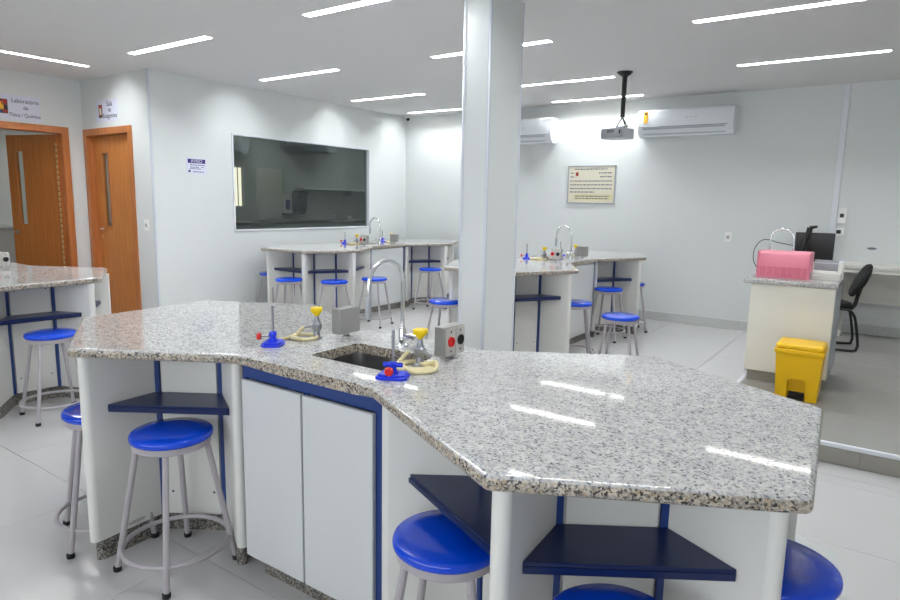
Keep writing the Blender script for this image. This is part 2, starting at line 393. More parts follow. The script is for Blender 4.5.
def build_ceiling():      # plaster sheet with a slot cut out for every strip
    rects = []
    for o in bpy.data.objects:
        if o.name.startswith('ceiling_light'):
            a, b = (.6, LW/2) if abs(math.cos(o.rotation_euler.z)) > .5 else (LW/2, .6)
            rects.append((o.location.x-a, o.location.x+a, o.location.y-b, o.location.y+b))
    x0, x1, y0, y1 = -11.6, XR+.1, YF-.1, 11
    xs = sorted({round(v, 4) for r in rects for v in r[:2]} | {x0, x1}); ys = sorted({round(v, 4) for r in rects for v in r[2:]} | {y0, y1})
    bm = bmesh.new(); V = {}
    def v(i, j):
        if (i, j) not in V: V[i, j] = bm.verts.new((xs[i], ys[j], CEIL))
        return V[i, j]
    for i in range(len(xs)-1):
        for j in range(len(ys)-1):
            cx, cy = (xs[i]+xs[i+1])/2, (ys[j]+ys[j+1])/2
            if any(r[0] < cx < r[1] and r[2] < cy < r[3] for r in rects): continue
            bm.faces.new([v(i, j), v(i+1, j), v(i+1, j+1), v(i, j+1)])
    box(bm, x0, x1, y0, y1, CEIL+LD+.01, CEIL+.12)
    structure('ceiling', bm, M['ceiling'])
bpy.context.view_layer.update(); build_ceiling()

# ------------------------------------------------------------------ doors
def doorframe(name, w, h, d=.12, jb=.075):
    f = bmesh.new()      # local: opening along x 0..w, wall thickness along y 0..d
    box(f, -jb, 0, -.018, 0, 0, h+jb, .003); box(f, w, w+jb, -.018, 0, 0, h+jb, .003); box(f, 0, w, -.018, 0, h, h+jb, .003)
    box(f, -.03, 0, 0, d, 0, h+.03); box(f, w, w+.03, 0, d, 0, h+.03); box(f, 0, w, 0, d, h, h+.03)
    return structure(name, f, M['frame'])
def leaf_bm(w, h, t, sx0, sx1, sz0, sz1):
    b = bmesh.new()
    box(b, 0, sx0, 0, t, .005, h); box(b, sx1, w, 0, t, .005, h); box(b, sx0, sx1, 0, t, .005, sz0); box(b, sx0, sx1, 0, t, sz1, h); return b
d2 = doorframe('door_2', bx1-bx0, bz); d2.location = (bx0, YD, 0)
lf = obj('door_leaf', leaf_bm(bx1-bx0-.006, bz-.003, .035, .17, .295, 1.1, 1.94), M['dooor'], d2, (.003, .07, 0), smooth=False)
gz = obj('glass_slit', B(.17, .295, .012, .02, 1.1, 1.94), M['clear'], lf, smooth=False)
for a in ((.160, .171, 1.095, 1.945), (.294, .305, 1.095, 1.945)): obj('slit_trim', B(a[0], a[1], -.006, 0, a[2], a[3]), M['frame'], lf, smooth=False)
for a in (1.085, 1.94): obj('slit_trim', B(.16, .305, -.006, 0, a, a+.01), M['frame'], lf, smooth=False)
hb = Lt([(.026, 0), (.026, .008), (.01, .01), (.01, .04)], 20); bmesh.ops.rotate(hb, verts=hb.verts, matrix=Matrix.Rotation(PI/2, 3, 'X')); tube(hb, [(0, -.04, 0), (.11, -.042, 0)], .008, 10)
obj('door_handle', hb, M['chrome'], lf, (.075, 0, 1.06))
obj('lock_plate', Lt([(.02, 0), (.02, .006)], 16), M['chrome'], lf, (.075, 0, .97), (PI/2, 0, 0))
# open doorway on the far left wall: build along x then turn to run along y
d1 = doorframe('door_1', ay1-ay0, az); d1.location = (XD, ay0, 0); d1.rotation_euler = (0, 0, PI/2)
dl = .755; hx, hy = XD-.06, ay1-.005
leafang = math.atan2(3.34-hy, -8.77-hx)
lf1 = obj('door_leaf', leaf_bm(dl, az-.01, .035, .52, .62, 1.1, 1.95), M['dooor_dark'], None, smooth=False)
lf1.parent = d1; mw = Matrix.Translation((hx, hy, 0)) @ Matrix.Rotation(leafang, 4, 'Z')
lf1.matrix_local = (Matrix.Translation((XD, ay0, 0)) @ Matrix.Rotation(PI/2, 4, 'Z')).inverted() @ mw
obj('glass_slit', B(.52, .62, .012, .02, 1.1, 1.95), M['clear'], lf1, smooth=False)
obj('slit_trim', B(.62, .632, .035, .042, 1.09, 1.96), M['frame'], lf1, smooth=False)
hb = Lt([(.022, 0), (.022, .008), (.01, .01), (.01, .04)], 20); bmesh.ops.rotate(hb, verts=hb.verts, matrix=Matrix.Rotation(-PI/2, 3, 'X')); tube(hb, [(0, .04, 0), (-.1, .042, 0)], .008, 10)
obj('door_handle', hb, M['chrome'], lf1, (dl-.06, .035, 1.0))
for z in (.25, 1.0, 1.75):
    pass
hg = bmesh.new()
for i in range(30):
    z = .2+i*.062; tube(hg, [(0, 0, z), (0, 0, z+.045)], .009, 8)
tag(obj('hinge_strip', hg, M['brass'], lf1, (.0, .045, 0)), 'long brass piano hinge')

# ------------------------------------------------------------------ stools
def stool():
    t = empty('stool', cat='stool')
    obj('seat', Lt([(.11, .532), (.147, .535), (.1515, .541), (.152, .55), (.1495, .558), (.142, .563), (.09, .5655), (0, .566)], 48), M['seat'], t, ang=60)
    obj('seat_frame', Lt([(.118, .507), (.138, .507), (.142, .511), (.142, .534), (.118, .534)], 40), M['tube'], t)
    for k in range(4):
        a = PI/4+k*PI/2
        lg = obj('leg', T([(math.cos(a)*.125, math.sin(a)*.125, .515), (math.cos(a)*.221, math.sin(a)*.221, .008)], .0115, 10), M['tube'], t)
        obj('rubber_foot', Lt([(.014, 0), (.0155, .003), (.0155, .018), (.012, .02)], 14, cx=math.cos(a)*.222, cy=math.sin(a)*.222), M['rubber'], lg)
    z = .105; r = .196
    obj('foot_ring', T([(r*math.cos(2*PI*k/40), r*math.sin(2*PI*k/40), z) for k in range(40)], .0095, 8, True), M['tube'], t)
    return t
proto = stool(); used = False
def put_stool(x, y, rz, label, group=None):
    global used
    if not used: proto.location = (x, y, 0); proto.rotation_euler = (0, 0, rz); proto['label'] = label; used = True; o = proto
    else: o = dup(proto, (x, y, 0), rz, label)
    o['group'] = 'round blue stools'
    return o
S = [(-2.215, 1.315, .05, 'blue-topped stool with grey tube legs below the shelf left of the front cabinet doors'),
 (-2.69, 1.29, -.38, 'blue stool half hidden behind the left end panel of the front table'),
 (-.91, 1.32, .3, 'blue stool tucked below the slanted shelf just right of the front cabinet'),
 (-.41, 1.235, .5, 'blue stool at the bottom edge below the wide shelf of the front right wing'),
 (-.17, 1.71, .2, 'blue stool sticking out at the right of the front table, cut by the bottom edge'),
 (-4.47, 1.85, -.1, 'blue stool in front of the bench at the far left edge'),
 (-6.215, 5.10, .1, 'blue stool half hidden at the left end of the bench under the tinted window'),
 (-5.61, 4.84, .4, 'blue stool under the leftmost shelf of the bench below the tinted window'),
 (-5.09, 5.04, 0, 'blue stool under the second shelf of the bench below the tinted window'),
 (-4.95, 5.55, .25, 'blue stool seen through the front tap arc, before the window bench cabinet'),
 (-5.13, 6.88, 0, 'blue stool under the right end shelf of the window bench'),
 (-3.34, 4.72, .2, 'blue stool partly hidden by the left side of the pillar'),
 (-2.37, 5.44, .5, 'blue stool half hidden behind the near end of the bench right of the pillar'),
 (-2.50, 6.60, 0, 'blue stool under the far shelf of the bench right of the pillar'),
 (-1.785, 5.01, .12, 'blue stool standing free in front of the bench right of the pillar'),
 (-2.48, 7.27, .6, 'farthest blue stool, showing only its edge beyond the bench end near the back wall')]
for s in S: put_stool(*s)

# ------------------------------------------------------------------ lab tables
HX, HV, HR = .595, .33, .665
HEX = [(-.568, -HV), (.03, -HR), (.61, -HV-.03), (.568, HV), (-.03, HR), (-.61, HV+.03)]
def slab_hex(shared):     # shared = +1 / -1: side that meets the sink slab
    bm = bmesh.new(); pts = [((HX-.001)*shared if x*shared > .5 else x, (HV if y > 0 else -HV) if x*shared > .5 else y) for x, y in HEX]
    prism(bm, pts, .842, .88)
    ve = [e for e in bm.edges if abs(e.verts[0].co.z-e.verts[1].co.z) > .02 and not (e.verts[0].co.x*shared > .5)]
    bmesh.ops.bevel(bm, geom=ve, offset=.014, segments=3, affect='EDGES', profile=.5)
    he = [e for e in bm.edges if abs(e.verts[0].co.z-e.verts[1].co.z) < .001 and len(e.link_faces) == 2 and any(abs(f.normal.z) > .9 for f in e.link_faces) and not all(v.co.x*shared > .5 for v in e.verts)]
    bm.normal_update()
    he = [e for e in bm.edges if abs(e.verts[0].co.z-e.verts[1].co.z) < .001 and any(abs(f.normal.z) > .9 for f in e.link_faces) and any(abs(f.normal.z) < .5 for f in e.link_faces) and not all(v.co.x*shared > HX-.01 for v in e.verts)]
    bmesh.ops.bevel(bm, geom=he, offset=.013, segments=3, affect='EDGES', profile=.5)
    return bm
SH = .3325   # half length of the sink slab
SX0, SX1, SY0, SY1 = -.125, .26, -.165, .10     # sink cut-out
def slab_sink():
    bm = bmesh.new(); xs = [-SH, SX0, SX1, SH]; ys = [-HV, SY0, SY1, HV]; r = .03; zz = (.842, .88)
    V = {(i, j, k): bm.verts.new((xs[i], ys[j], zz[k])) for i in range(4) for j in range(4) for k in range(2)}
    def fillet(i, j):      # rounded corner of the cut-out: points from the x side to the y side
        sx = 1 if i == 1 else -1; sy = 1 if j == 1 else -1; cx, cy = xs[i]+sx*r, ys[j]+sy*r
        return [[bm.verts.new((cx-sx*r*math.sin(a), cy-sy*r*math.cos(a), z)) for a in [PI/2*q/5 for q in range(6)]] for z in zz]
    F = {(i, j): fillet(i, j) for i in (1, 2) for j in (1, 2)}
    for k in (0, 1):
        for i, j in ((0, 0), (0, 2), (2, 0), (2, 2)): bm.faces.new([V[i, j, k], V[i+1, j, k], V[i+1, j+1, k], V[i, j+1, k]])
        bm.faces.new([V[1, 0, k], V[2, 0, k], V[2, 1, k], F[2, 1][k][0], F[1, 1][k][0], V[1, 1, k]])
        bm.faces.new([V[1, 3, k], V[2, 3, k], V[2, 2, k], F[2, 2][k][0], F[1, 2][k][0], V[1, 2, k]])
        bm.faces.new([V[0, 1, k], V[0, 2, k], V[1, 2, k], F[1, 2][k][5], F[1, 1][k][5], V[1, 1, k]])
        bm.faces.new([V[3, 1, k], V[3, 2, k], V[2, 2, k], F[2, 2][k][5], F[2, 1][k][5], V[2, 1, k]])
        for c in F: bm.faces.new([V[c[0], c[1], k]] + F[c][k])
    def wall(a, b): bm.faces.new([a[0], b[0], b[1], a[1]])
    for i in range(3):
        for j in (0, 3):
            wall([V[i, j, 0], V[i, j, 1]], [V[i+1, j, 0], V[i+1, j, 1]]); wall([V[j, i, 0], V[j, i, 1]], [V[j, i+1, 0], V[j, i+1, 1]])
    for c in F:
        for q in range(5): wall([F[c][0][q], F[c][1][q]], [F[c][0][q+1], F[c][1][q+1]])
    g = lambda c, q: [F[c][0][q], F[c][1][q]]
    wall(g((1, 1), 0), g((2, 1), 0)); wall(g((1, 2), 0), g((2, 2), 0)); wall(g((1, 1), 5), g((1, 2), 5)); wall(g((2, 1), 5), g((2, 2), 5))
    he = [e for e in bm.edges if all(abs(abs(v.co.y)-HV) < .001 for v in e.verts) and abs(e.verts[0].co.z-e.verts[1].co.z) < .001]
    bmesh.ops.bevel(bm, geom=he, offset=.013, segments=3, affect='EDGES', profile=.5)
    return bm
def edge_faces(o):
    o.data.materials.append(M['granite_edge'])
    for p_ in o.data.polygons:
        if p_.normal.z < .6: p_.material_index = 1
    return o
def worktop():
    t = empty('granite_worktop', cat='worktop')
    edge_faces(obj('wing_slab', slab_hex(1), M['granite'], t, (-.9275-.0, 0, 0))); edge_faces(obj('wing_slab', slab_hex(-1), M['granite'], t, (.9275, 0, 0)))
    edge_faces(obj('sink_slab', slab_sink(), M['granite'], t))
    s = bmesh.new(); x0, x1, y0, y1, r = SX0-.006, SX1+.006, SY0-.006, SY1+.006, .04
    def rr(x0, x1, y0, y1, r, z):
        out = []
        for cx, cy, a0 in ((x1-r, y0+r, -PI/2), (x1-r, y1-r, 0), (x0+r, y1-r, PI/2), (x0+r, y0+r, PI)):
            for i in range(6): a = a0+PI/2*i/5; out.append(s.verts.new((cx+r*math.cos(a), cy+r*math.sin(a), z)))
        return out
    rings = [rr(x0-.012, x1+.012, y0-.012, y1+.012, r, .841), rr(x0, x1, y0, y1, r, .841), rr(x0+.006, x1-.006, y0+.006, y1-.006, r, .72), rr(x0+.03, x1-.03, y0+.03, y1-.03, .03, .70)]
    for a, b in zip(rings, rings[1:]):
        for i in range(24): s.faces.new((a[i], a[(i+1) % 24], b[(i+1) % 24], b[i]))
    s.faces.new(rings[-1]); bk = obj('sink_basin', s, M['steel'], t)
    md = bk.modifiers.new('s', 'SOLIDIFY'); md.thickness = .0015; md.offset = -1
    obj('drain', Lt([(.028, 0), (.03, .003), (.02, .004), (.008, .002), (0, .002)], 20, cx=(SX0+SX1)/2, cy=(SY0+SY1)/2, cz=.7005), M['chrome'], bk)
    return t
def sink_cabinet():
    t = empty('sink_cabinet', cat='cabinet'); L0, L1 = -.330, .357
    for nm, a in (('side_panel', (L0, L0+.016, -.288, .3, .085, .84)), ('side_panel', (L1-.016, L1, -.288, .3, .085, .84)), ('bottom_panel', (L0+.016, L1-.016, -.288, .3, .085, .1))):
        obj(nm, B(*a), M['laminate'], t, smooth=False)
    obj('plinth', B(-.275, L1, -.27, .27, 0, .085), M['plinth'], t, smooth=False)
    for nm, a in (('top_rail', (L0, L1, -.304, -.288, .792, .84)), ('stile', (L0, L0+.014, -.304, -.288, .085, .792)), ('stile', (L1-.028, L1, -.304, -.288, .085, .792)), ('mullion', (-.005, .013, -.300, -.288, .1, .792))):
        obj(nm, B(*a), M['strip'], t, smooth=False)
    for x0, x1 in ((L0+.012, .000), (.009, L1-.026)):
        obj('door', B(x0, x1, -.322, -.304, .088, .788, .002, 1), M['door_white'], t, smooth=False)
    obj('back_panel', B(L0+.024, L1-.024, .300, .314, .092, .836, .002, 1), M['door_white'], t, smooth=False)
    for a, b in ((L0, L0+.022), (L1-.022, L1)): obj('edge_strip', B(a, b, .3, .31, .085, .84), M['strip'], t, smooth=False)
    return t
RC = .345
def wing_base(side, off=(2, 4, 4)):      # side=+1: the sink cabinet stands at +x; off turns the radial panels a little
    t = empty('wing_base', cat='table base')
    off = off if len(off) == 6 else (off[0], off[2], off[1], off[0], off[2], off[1]); A = [-30+60*i+off[i] for i in range(6)]; A = [math.radians(a) for a in A]
    pol = lambda r, a: Vector((r*math.cos(a), r*math.sin(a), 0))
    obj('core', P_([pol(RC-.014, a)[:2] for a in A], .085, .84), M['laminate'], t, smooth=False)
    obj('core_plinth', P_([pol(RC-.03, a)[:2] for a in A], 0, .085), M['plinth'], t, smooth=False)
    for k in range(6):        # compartments between neighbouring radial panels
        if (side > 0 and k == 0) or (side < 0 and k == 3): continue
        a0, a1 = A[k], A[(k+1) % 6]
        if a1 < a0: a1 += 2*PI
        p0, p1 = pol(RC, a0), pol(RC, a1); m = (p0+p1)/2; ca = math.atan2(m.y, m.x); n = Vector((math.cos(ca), math.sin(ca), 0)); tt = Vector((-n.y, n.x, 0))
        ap = m.dot(n); hw = (p1-p0).length/2; sh = m.dot(tt)
        fx = hw-.0235/math.cos(PI/6)
        obj('inner_panel', B(ap-.014, ap, sh-fx+.022, sh+fx-.022, .088, .838, .001, 1), M['laminate'], t, rot=(0, 0, ca), smooth=False)
        for sy in (-1, 1):
            y0, y1 = sorted((sh+sy*(fx-.015), sh+sy*(fx+.010)))
            obj('corner_strip', B(ap-.012, ap+.005, y0, y1, .085, .84, .001, 1), M['strip'], t, rot=(0, 0, ca), smooth=False)
            for zz in (.19, .80):
                yy = sh+sy*(fx-.05); obj('screw_cap', B(ap, ap+.002, yy-.004, yy+.004, zz-.004, zz+.004), M['black'], t, rot=(0, 0, ca), smooth=False)
        # shelf: trapezoid between the two radial panels
        def on(a, x, s):      # point on the inner face line of panel a where the local x equals x
            d = pol(1, a); q = Vector((-d.y, d.x, 0))*.0255*s; r = (x-q.dot(n))/d.dot(n); w = q+d*r
            return (w.dot(n), w.dot(tt))
        x0, x1 = ap+.006, ap+.195
        sb = P_([on(a0, x0, 1), on(a0, x1, 1), on(a1, x1, -1), on(a1, x0, -1)], .606, .636); sb.normal_update()
        fe = [e for e in sb.edges if all(v.co.x > x1-.001 for v in e.verts)]
        bmesh.ops.bevel(sb, geom=fe, offset=.008, segments=3, affect='EDGES')
        obj('shelf', sb, M['navy'], t, rot=(0, 0, ca))
    for a in A:
        b = bmesh.new(); r0, r1, w = RC-.02, .612, .0235
        pts = [(r0, -w), (r1, -w)] + [(r1+w*math.cos(q), w*math.sin(q)) for q in [-PI/2+PI*i/10 for i in range(1, 10)]] + [(r1, w), (r0, w)]
        dp = obj('divider_panel', prism(b, pts, .085, .841), M['laminate'], t, rot=(0, 0, a))
        f = bmesh.new(); r1 = .592; w = .021
        pts = [(r0-.03, -w), (r1, -w)] + [(r1+w*math.cos(q), w*math.sin(q)) for q in [-PI/2+PI*i/8 for i in range(1, 8)]] + [(r1, w), (r0-.03, w)]
        obj('foot', prism(f, pts, 0, .085), M['plinth'], dp)
    return t
WT, SC, WB = worktop(), sink_cabinet(), {1: wing_base(1), -1: wing_base(-1)}
# apparatus prototypes
def faucet():
    t = empty('lab_tap', cat='tap')
    obj('base', Lt([(.026, 0), (.026, .004), (.02, .008), (.0155, .012), (.0155, .07), (.013, .075)], 24), M['chrome'], t)
    n = [(0, 0, .07), (0, 0, .2), (0, 0, .255)] + [(0, -.085+.085*math.cos(q), .26+.085*math.sin(q)) for q in [PI*i/16 for i in range(1, 17)]] + [(0, -.171, .23), (0, -.173, .2)]
    obj('neck', T(n, .0085, 12), M['chrome'], t)
    obj('spout', T([(0, -.172, .215), (0, -.174, .19), (0, -.176, .13)], [.0115, .0125, .011], 12), M['silver'], t)
    v = T([(0, 0, .045), (.05, .0, .045)], .012, 12); tube(v, [(.05, 0, .045), (.085, 0, .045)], .017, 12); obj('valve', v, M['chrome'], t)
    obj('handle', T([(.078, 0, .05), (.078, 0, .085)], [.009, .006], 10), M['chrome'], t)
    return t
def gas_tap():
    t = empty('gas_tap', cat='gas tap')
    obj('base', Lt([(.022, 0), (.022, .003), (.015, .008), (.013, .03), (.02, .04), (.021, .06), (.014, .066), (.009, .085), (.009, .1)], 24), M['nickel'], t)
    obj('nozzle', T([(0, 0, .05), (-.028, -.008, .048), (-.055, -.016, .042)], [.01, .007, .005], 10), M['nickel'], t)
    k = bmesh.new(); lathe(k, [(.010, .094), (.012, .1), (.024, .112), (.027, .122), (.026, .128), (.012, .131), (0, .131)], 24)
    for v in k.verts:
        rr_ = math.hypot(v.co.x, v.co.y)
        if rr_ > .02:
            a_ = math.atan2(v.co.y, v.co.x); s_ = 1+.12*math.cos(4*a_); v.co.x *= s_; v.co.y *= s_
    obj('knob', k, M['yellow'], t)
    return t
def burner():
    t = empty('bunsen_burner', cat='bunsen burner')
    b = P_([(-.052, -.026), (-.034, -.04), (.034, -.04), (.052, -.026), (.05, .034), (.0, .044), (-.05, .034)], 0, .016)
    b.normal_update(); te = [e for e in b.edges if all(v.co.z > .01 for v in e.verts)]
    bmesh.ops.bevel(b, geom=te, offset=.008, segments=3, affect='EDGES')
    lathe(b, [(.02, .016), (.012, .03), (.011, .038)], 20)
    obj('base', b, M['burner_blue'], t)
    c = T([(-.032, 0, .044), (.032, 0, .044)], .008, 12); lathe(c, [(.012, .034), (.014, .038), (.014, .052), (.01, .055)], 18)
    obj('collar', c, M['burner_blue'], t)
    obj('barrel', T([(0, 0, .05), (0, 0, .158)], .0055, 12), M['nickel'], t)
    k = T([(0, -.012, .034), (0, -.05, .034)], .003, 8); obj('needle_valve', k, M['nickel'], t)
    kn = Lt([(.004, 0), (.014, .002), (.015, .01), (.012, .016), (0, .017)], 16); bmesh.ops.rotate(kn, verts=kn.verts, matrix=Matrix.Rotation(PI/2, 3, 'X')); bmesh.ops.translate(kn, verts=kn.verts, vec=(0, -.046, .034))
    obj('knob', kn, M['red'], t)
    return t
def outlet_box():
    t = empty('outlet_box', cat='outlet box')
    # sockets face +x
    obj('housing', B(-.026, .024, -.06, .06, .016, .124, .004), M['greybox'], t)
    obj('foot', Lt([(.02, 0), (.02, .003), (.013, .006), (.013, .018)], 16), M['steel'], t)
    for y, m in ((-.03, 'red'), (.03, 'black')):
        pt = obj('socket_plate', B(.024, .028, y-.0285, y+.0285, .02, .12, .0015, 1), M['faceplate'], t)
        s = Lt([(.019, 0), (.019, .006), (.0155, .007), (.014, .002), (0, .002)], 20); bmesh.ops.rotate(s, verts=s.verts, matrix=Matrix.Rotation(PI/2, 3, 'Y'))
        bmesh.ops.translate(s, verts=s.verts, vec=(.027, y, .07)); obj('socket', s, M[m], pt)
        for zz in (.035, .106): obj('plate_screw', B(.028, .0295, y-.003, y+.003, zz-.003, zz+.003), M['black'], pt, smooth=False)
    return t
def hose(pts): return T(pts, .0068, 8)
def smoothp(p, n=6):
    out = []
    for i in range(len(p)-1):
        p0, p1, p2, p3 = [Vector(p[max(0, min(len(p)-1, j))]) for j in (i-1, i, i+1, i+2)]
        for k in range(n):
            s = k/n; out.append(.5*((2*p1)+(-p0+p2)*s+(2*p0-5*p1+4*p2-p3)*s*s+(-p0+3*p1-3*p2+p3)*s**3))
    out.append(Vector(p[-1])); return out
z0 = .0068
def spiral(cx, cy, r0, r1, turns, a0, lift=.0):
    n = int(turns*26); return [(cx+(r0+(r1-r0)*i/n)*math.cos(a0+2*PI*turns*i/n), cy+(r0+(r1-r0)*i/n)*.92*math.sin(a0+2*PI*turns*i/n), z0+lift*i/n) for i in range(n+1)]
h2 = smoothp([(.232, -.018, .042), (.222, -.03, .025), (.222, -.06, .010)], 5)[:-1] + spiral(.300, -.06, .080, .040, 2.8, PI, 0) + smoothp([(.33, -.05, z0+.008), (.36, -.03, z0+.018), (.392, -.08, z0+.004), (.35, -.135, z0), (.332, -.165, .022)], 6)
h1 = smoothp([(-.378, .048, .042), (-.392, .035, .028), (-.395, .02, .014)], 5)[:-1] + spiral(-.345, .015, .05, .058, 1.35, PI, .004) + smoothp([(-.385, -.03, z0+.004), (-.39, -.06, z0), (-.38, -.10, z0+.004), (-.365, -.12, .02)], 6)
H1, H2 = tag(obj('rubber_hose', hose(h1), M['hose']), cat='hose'), tag(obj('rubber_hose', hose(h2), M['hose']), cat='hose')
FA, GT, BU, OB = faucet(), gas_tap(), burner(), outlet_box()
names = {
 'A': ('the front table',), 'B': ('the bench right of the pillar',), 'C': ('the tinted window bench',), 'D': ('the far left bench',)}
cnt = {}
def inst(src, x, y, z, rz, label, group):
    k = src.name
    if k not in cnt: cnt[k] = 1; src.location = (x, y, z); src.rotation_euler = (0, 0, rz); src['label'] = label; src['group'] = group; return src
    return dup(src, (x, y, z), rz, label, group)
def table(key, cx, cy, rz, dx=0):
    where = names[key][0]; c, s = math.cos(rz), math.sin(rz)
    def L(x, y): return cx+c*x-s*y, cy+s*x+c*y
    surf = {'A': 'large speckled granite worktop nearest the camera, two wings joined by a sink', 'B': 'granite worktop running back towards the wall right of the pillar',
            'C': 'long granite worktop in front of the tinted window', 'D': 'granite worktop reaching in at the far left edge, before the wooden doors'}[key]
    inst(WT, cx, cy, 0, rz, surf, 'granite laboratory worktops')
    inst(SC, cx, cy, 0, rz, {'A': 'white double-door sink cabinet with navy blue frame, in the foreground', 'B': 'white sink cabinet between the wings of the bench right of the pillar',
         'C': 'white sink cabinet of the bench below the tinted window', 'D': 'sink cabinet of the bench at the far left edge, mostly outside the photo'}[key], 'sink cabinets')
    wl_ = {'A': ('six-sided white base with navy shelves at the left of the front cabinet', 'six-sided white base with navy shelves under the front right wing'),
           'B': ('white six-sided base at the far end of the bench right of the pillar', 'white six-sided base at the near end of the bench right of the pillar'),
           'C': ('white six-sided base at the right far end of the window bench', 'white six-sided base at the left near end of the window bench'),
           'D': ('white six-sided base outside the left edge of the photo', 'white six-sided base with navy shelf at the far left edge')}[key]
    x, y = L(-.9275, 0); inst(WB[1], x, y, 0, rz, wl_[0], 'hexagonal wing bases')
    x, y = L(.9275, 0); inst(WB[-1], x, y, 0, rz, wl_[1], 'hexagonal wing bases')
    z = .8801
    x, y = L(dx+.05, .17); inst(FA, x, y, z, rz + (-.15 if key == 'A' else 0), 'tall chrome gooseneck tap at the sink of ' + where, 'gooseneck taps')
    x, y = L(dx+-.32, .06); inst(GT, x, y, z, rz, 'yellow-knobbed gas tap %s of %s' % ({'A': 'left of the sink', 'B': 'beyond the sink', 'C': 'right of the sink', 'D': 'left of the sink'}[key], where), 'yellow gas taps')
    x, y = L(dx+.285, -.02); inst(GT, x, y, z, rz+2.7, 'yellow-knobbed gas tap by the socket box on ' + where, 'yellow gas taps')
    x, y = L(dx+-.355, -.14); inst(BU, x, y, z, rz-.95, {'A': 'blue bunsen burner left of the front table sink, red knob at left'}.get(key, 'blue bunsen burner beyond the sink of ' + where), 'blue bunsen burners')
    x, y = L(dx+.318, -.207); inst(BU, x, y, z, rz+.45, {'A': 'blue bunsen burner in front of the front table sink, red knob forward'}.get(key, 'blue bunsen burner before the sink of ' + where), 'blue bunsen burners')
    x, y = L(dx+-.2555, .165); inst(OB, x, y, z, rz+PI, {'A': 'grey metal outlet box seen from its plain back, left of the front tap'}.get(key, 'plain grey outlet box behind the tap of ' + where), 'metal outlet boxes')
    x, y = L(dx+.3075, .127) if key != 'D' else L(.43, .09)
    inst(OB, x, y, z, rz, 'outlet box with a red and a black socket on ' + where, 'metal outlet boxes')
    hx_, hy_ = L(dx, 0); inst(H1, hx_, hy_, z, rz, 'cream rubber hose coiled by the %s gas tap on %s' % ({'A': 'left'}.get(key, 'farther'), where), 'cream rubber hoses')
    inst(H2, hx_, hy_, z, rz, 'cream rubber hose coiled by the sockets on ' + where, 'cream rubber hoses')
table('A', -1.6175, 1.755, 0)
WB = {1: wing_base(1, (-4, -4, -1)), -1: wing_base(-1, (-4, -4, -1))};
table('B', -2.945, 6.175, -PI/2, dx=-.06)
table('C', -5.79, 6.42, -PI/2, dx=-.04)
WB = {1: bpy.data.objects['wing_base'], -1: bpy.data.objects['wing_base.001']}
WB = {1: WB[1], -1: wing_base(-1, (-6, -6, -5, 0, 0, -5))}
table('D', -6.08, 1.93, 0)

# ------------------------------------------------------------------ demonstration counter on the platform
PZ = .12
t = empty('white_counter', (-.6, 5.6, PZ), 0, 'white cupboard with grey plinth standing on the raised platform', 'cabinet')
obj('body', B(-.275, .285, -.30, .3, .085, .76, .003, 1), M['cream'], t, smooth=False)
obj('side_edge', B(.2855, .289, -.297, .3, .085, .76), M['silver'], t, smooth=False)
obj('plinth', B(-.255, .27, -.27, .29, 0, .085), M['riser'], t, smooth=False)
t = empty('counter_worktop', (-.6, 5.6, PZ), 0, 'small granite worktop on the white cupboard of the platform', 'worktop')
bm = B(-.33, .295, -.325, .31, .76, .80); bmesh.ops.bevel(bm, geom=[e for e in bm.edges], offset=.01, segments=3, affect='EDGES'); obj('slab', bm, M['granite'], t)
CT = PZ+.8005
# pink crate
t = empty('pink_box', (-.69, 5.56, CT), 0, 'pink plastic bread-bin shaped box on the granite counter', 'box')
pr = [(-.12, 0), (-.12, .09), (-.118, .1), (-.105, .165), (-.09, .185), (-.06, .195), (.12, .2), (.12, 0)]
obj('shell', profile_x(bmesh.new(), pr, -.175, .175), M['pink'], t, ang=30)
obj('flap', B(-.168, .168, -.1235, -.119, .012, .088, .002), M['pink_dark'], t)
for i in range(7): obj('rib', B(-.16+i*.048, -.156+i*.048, -.126, -.122, .015, .085, .001, 1), M['pink'], t, smooth=False)
for a_ in (-.182, .175): obj('side_wall', B(a_, a_+.007, -.124, .122, 0, .2, .002), M['pink'], t)
# counter tap
t = empty('counter_tap', (-.845, 5.82, CT), 0, 'silver arched tap rising behind the pink box', 'tap')
obj('base', Lt([(.022, 0), (.022, .005), (.014, .01), (.012, .06)], 20), M['chrome'], t)
obj('neck', T([(0, 0, .05), (0, 0, .26)] + [(.085-.085*math.cos(q), 0, .28+.085*math.sin(q)) for q in [PI*i/14 for i in range(0, 15)]] + [(.172, 0, .24), (.174, 0, .17)], .0075, 12), M['chrome'], t)
# papers and box behind the crate
for i, (dx, rz) in enumerate(((0, .05), (.008, -.03), (-.004, .09), (.006, 0))):
    o = obj('paper_stack', B(-.1, .1, -.14, .14, 0, .012, .001, 1), M['plastic_white'], None, (-.42+dx, 5.68, CT+.0122*i), (0, 0, rz), smooth=False)
    tag(o, ['stapled white papers at the bottom of the pile beside the pink box', 'second bundle of white papers from the bottom beside the pink box', 'third bundle of white papers beside the pink box', 'topmost bundle of white papers beside the pink box'][i], 'papers', 'papers on the counter')
t = empty('paper_tray', (-.415, 5.80, CT+.0), 0, 'grey metal tray rising behind the papers on the small counter', 'tray')
b = bmesh.new(); box(b, -.1, .1, .055, .065, 0, .13, .001); box(b, -.1, .1, .0, .065, .1, .108, .001); obj('tray_shell', b, M['silver'], t)
t = empty('white_carton', (-.322, 5.72, CT), 0, 'small white upright carton at the right edge of the granite counter', 'carton')
bb = B(-.018, .018, -.05, .05, 0, .13, .003); obj('carton_body', bb, M['plastic_white'], t); obj('carton_flap', B(-.018, .018, -.05, .05, .131, .134, .001), M['paper'], t)

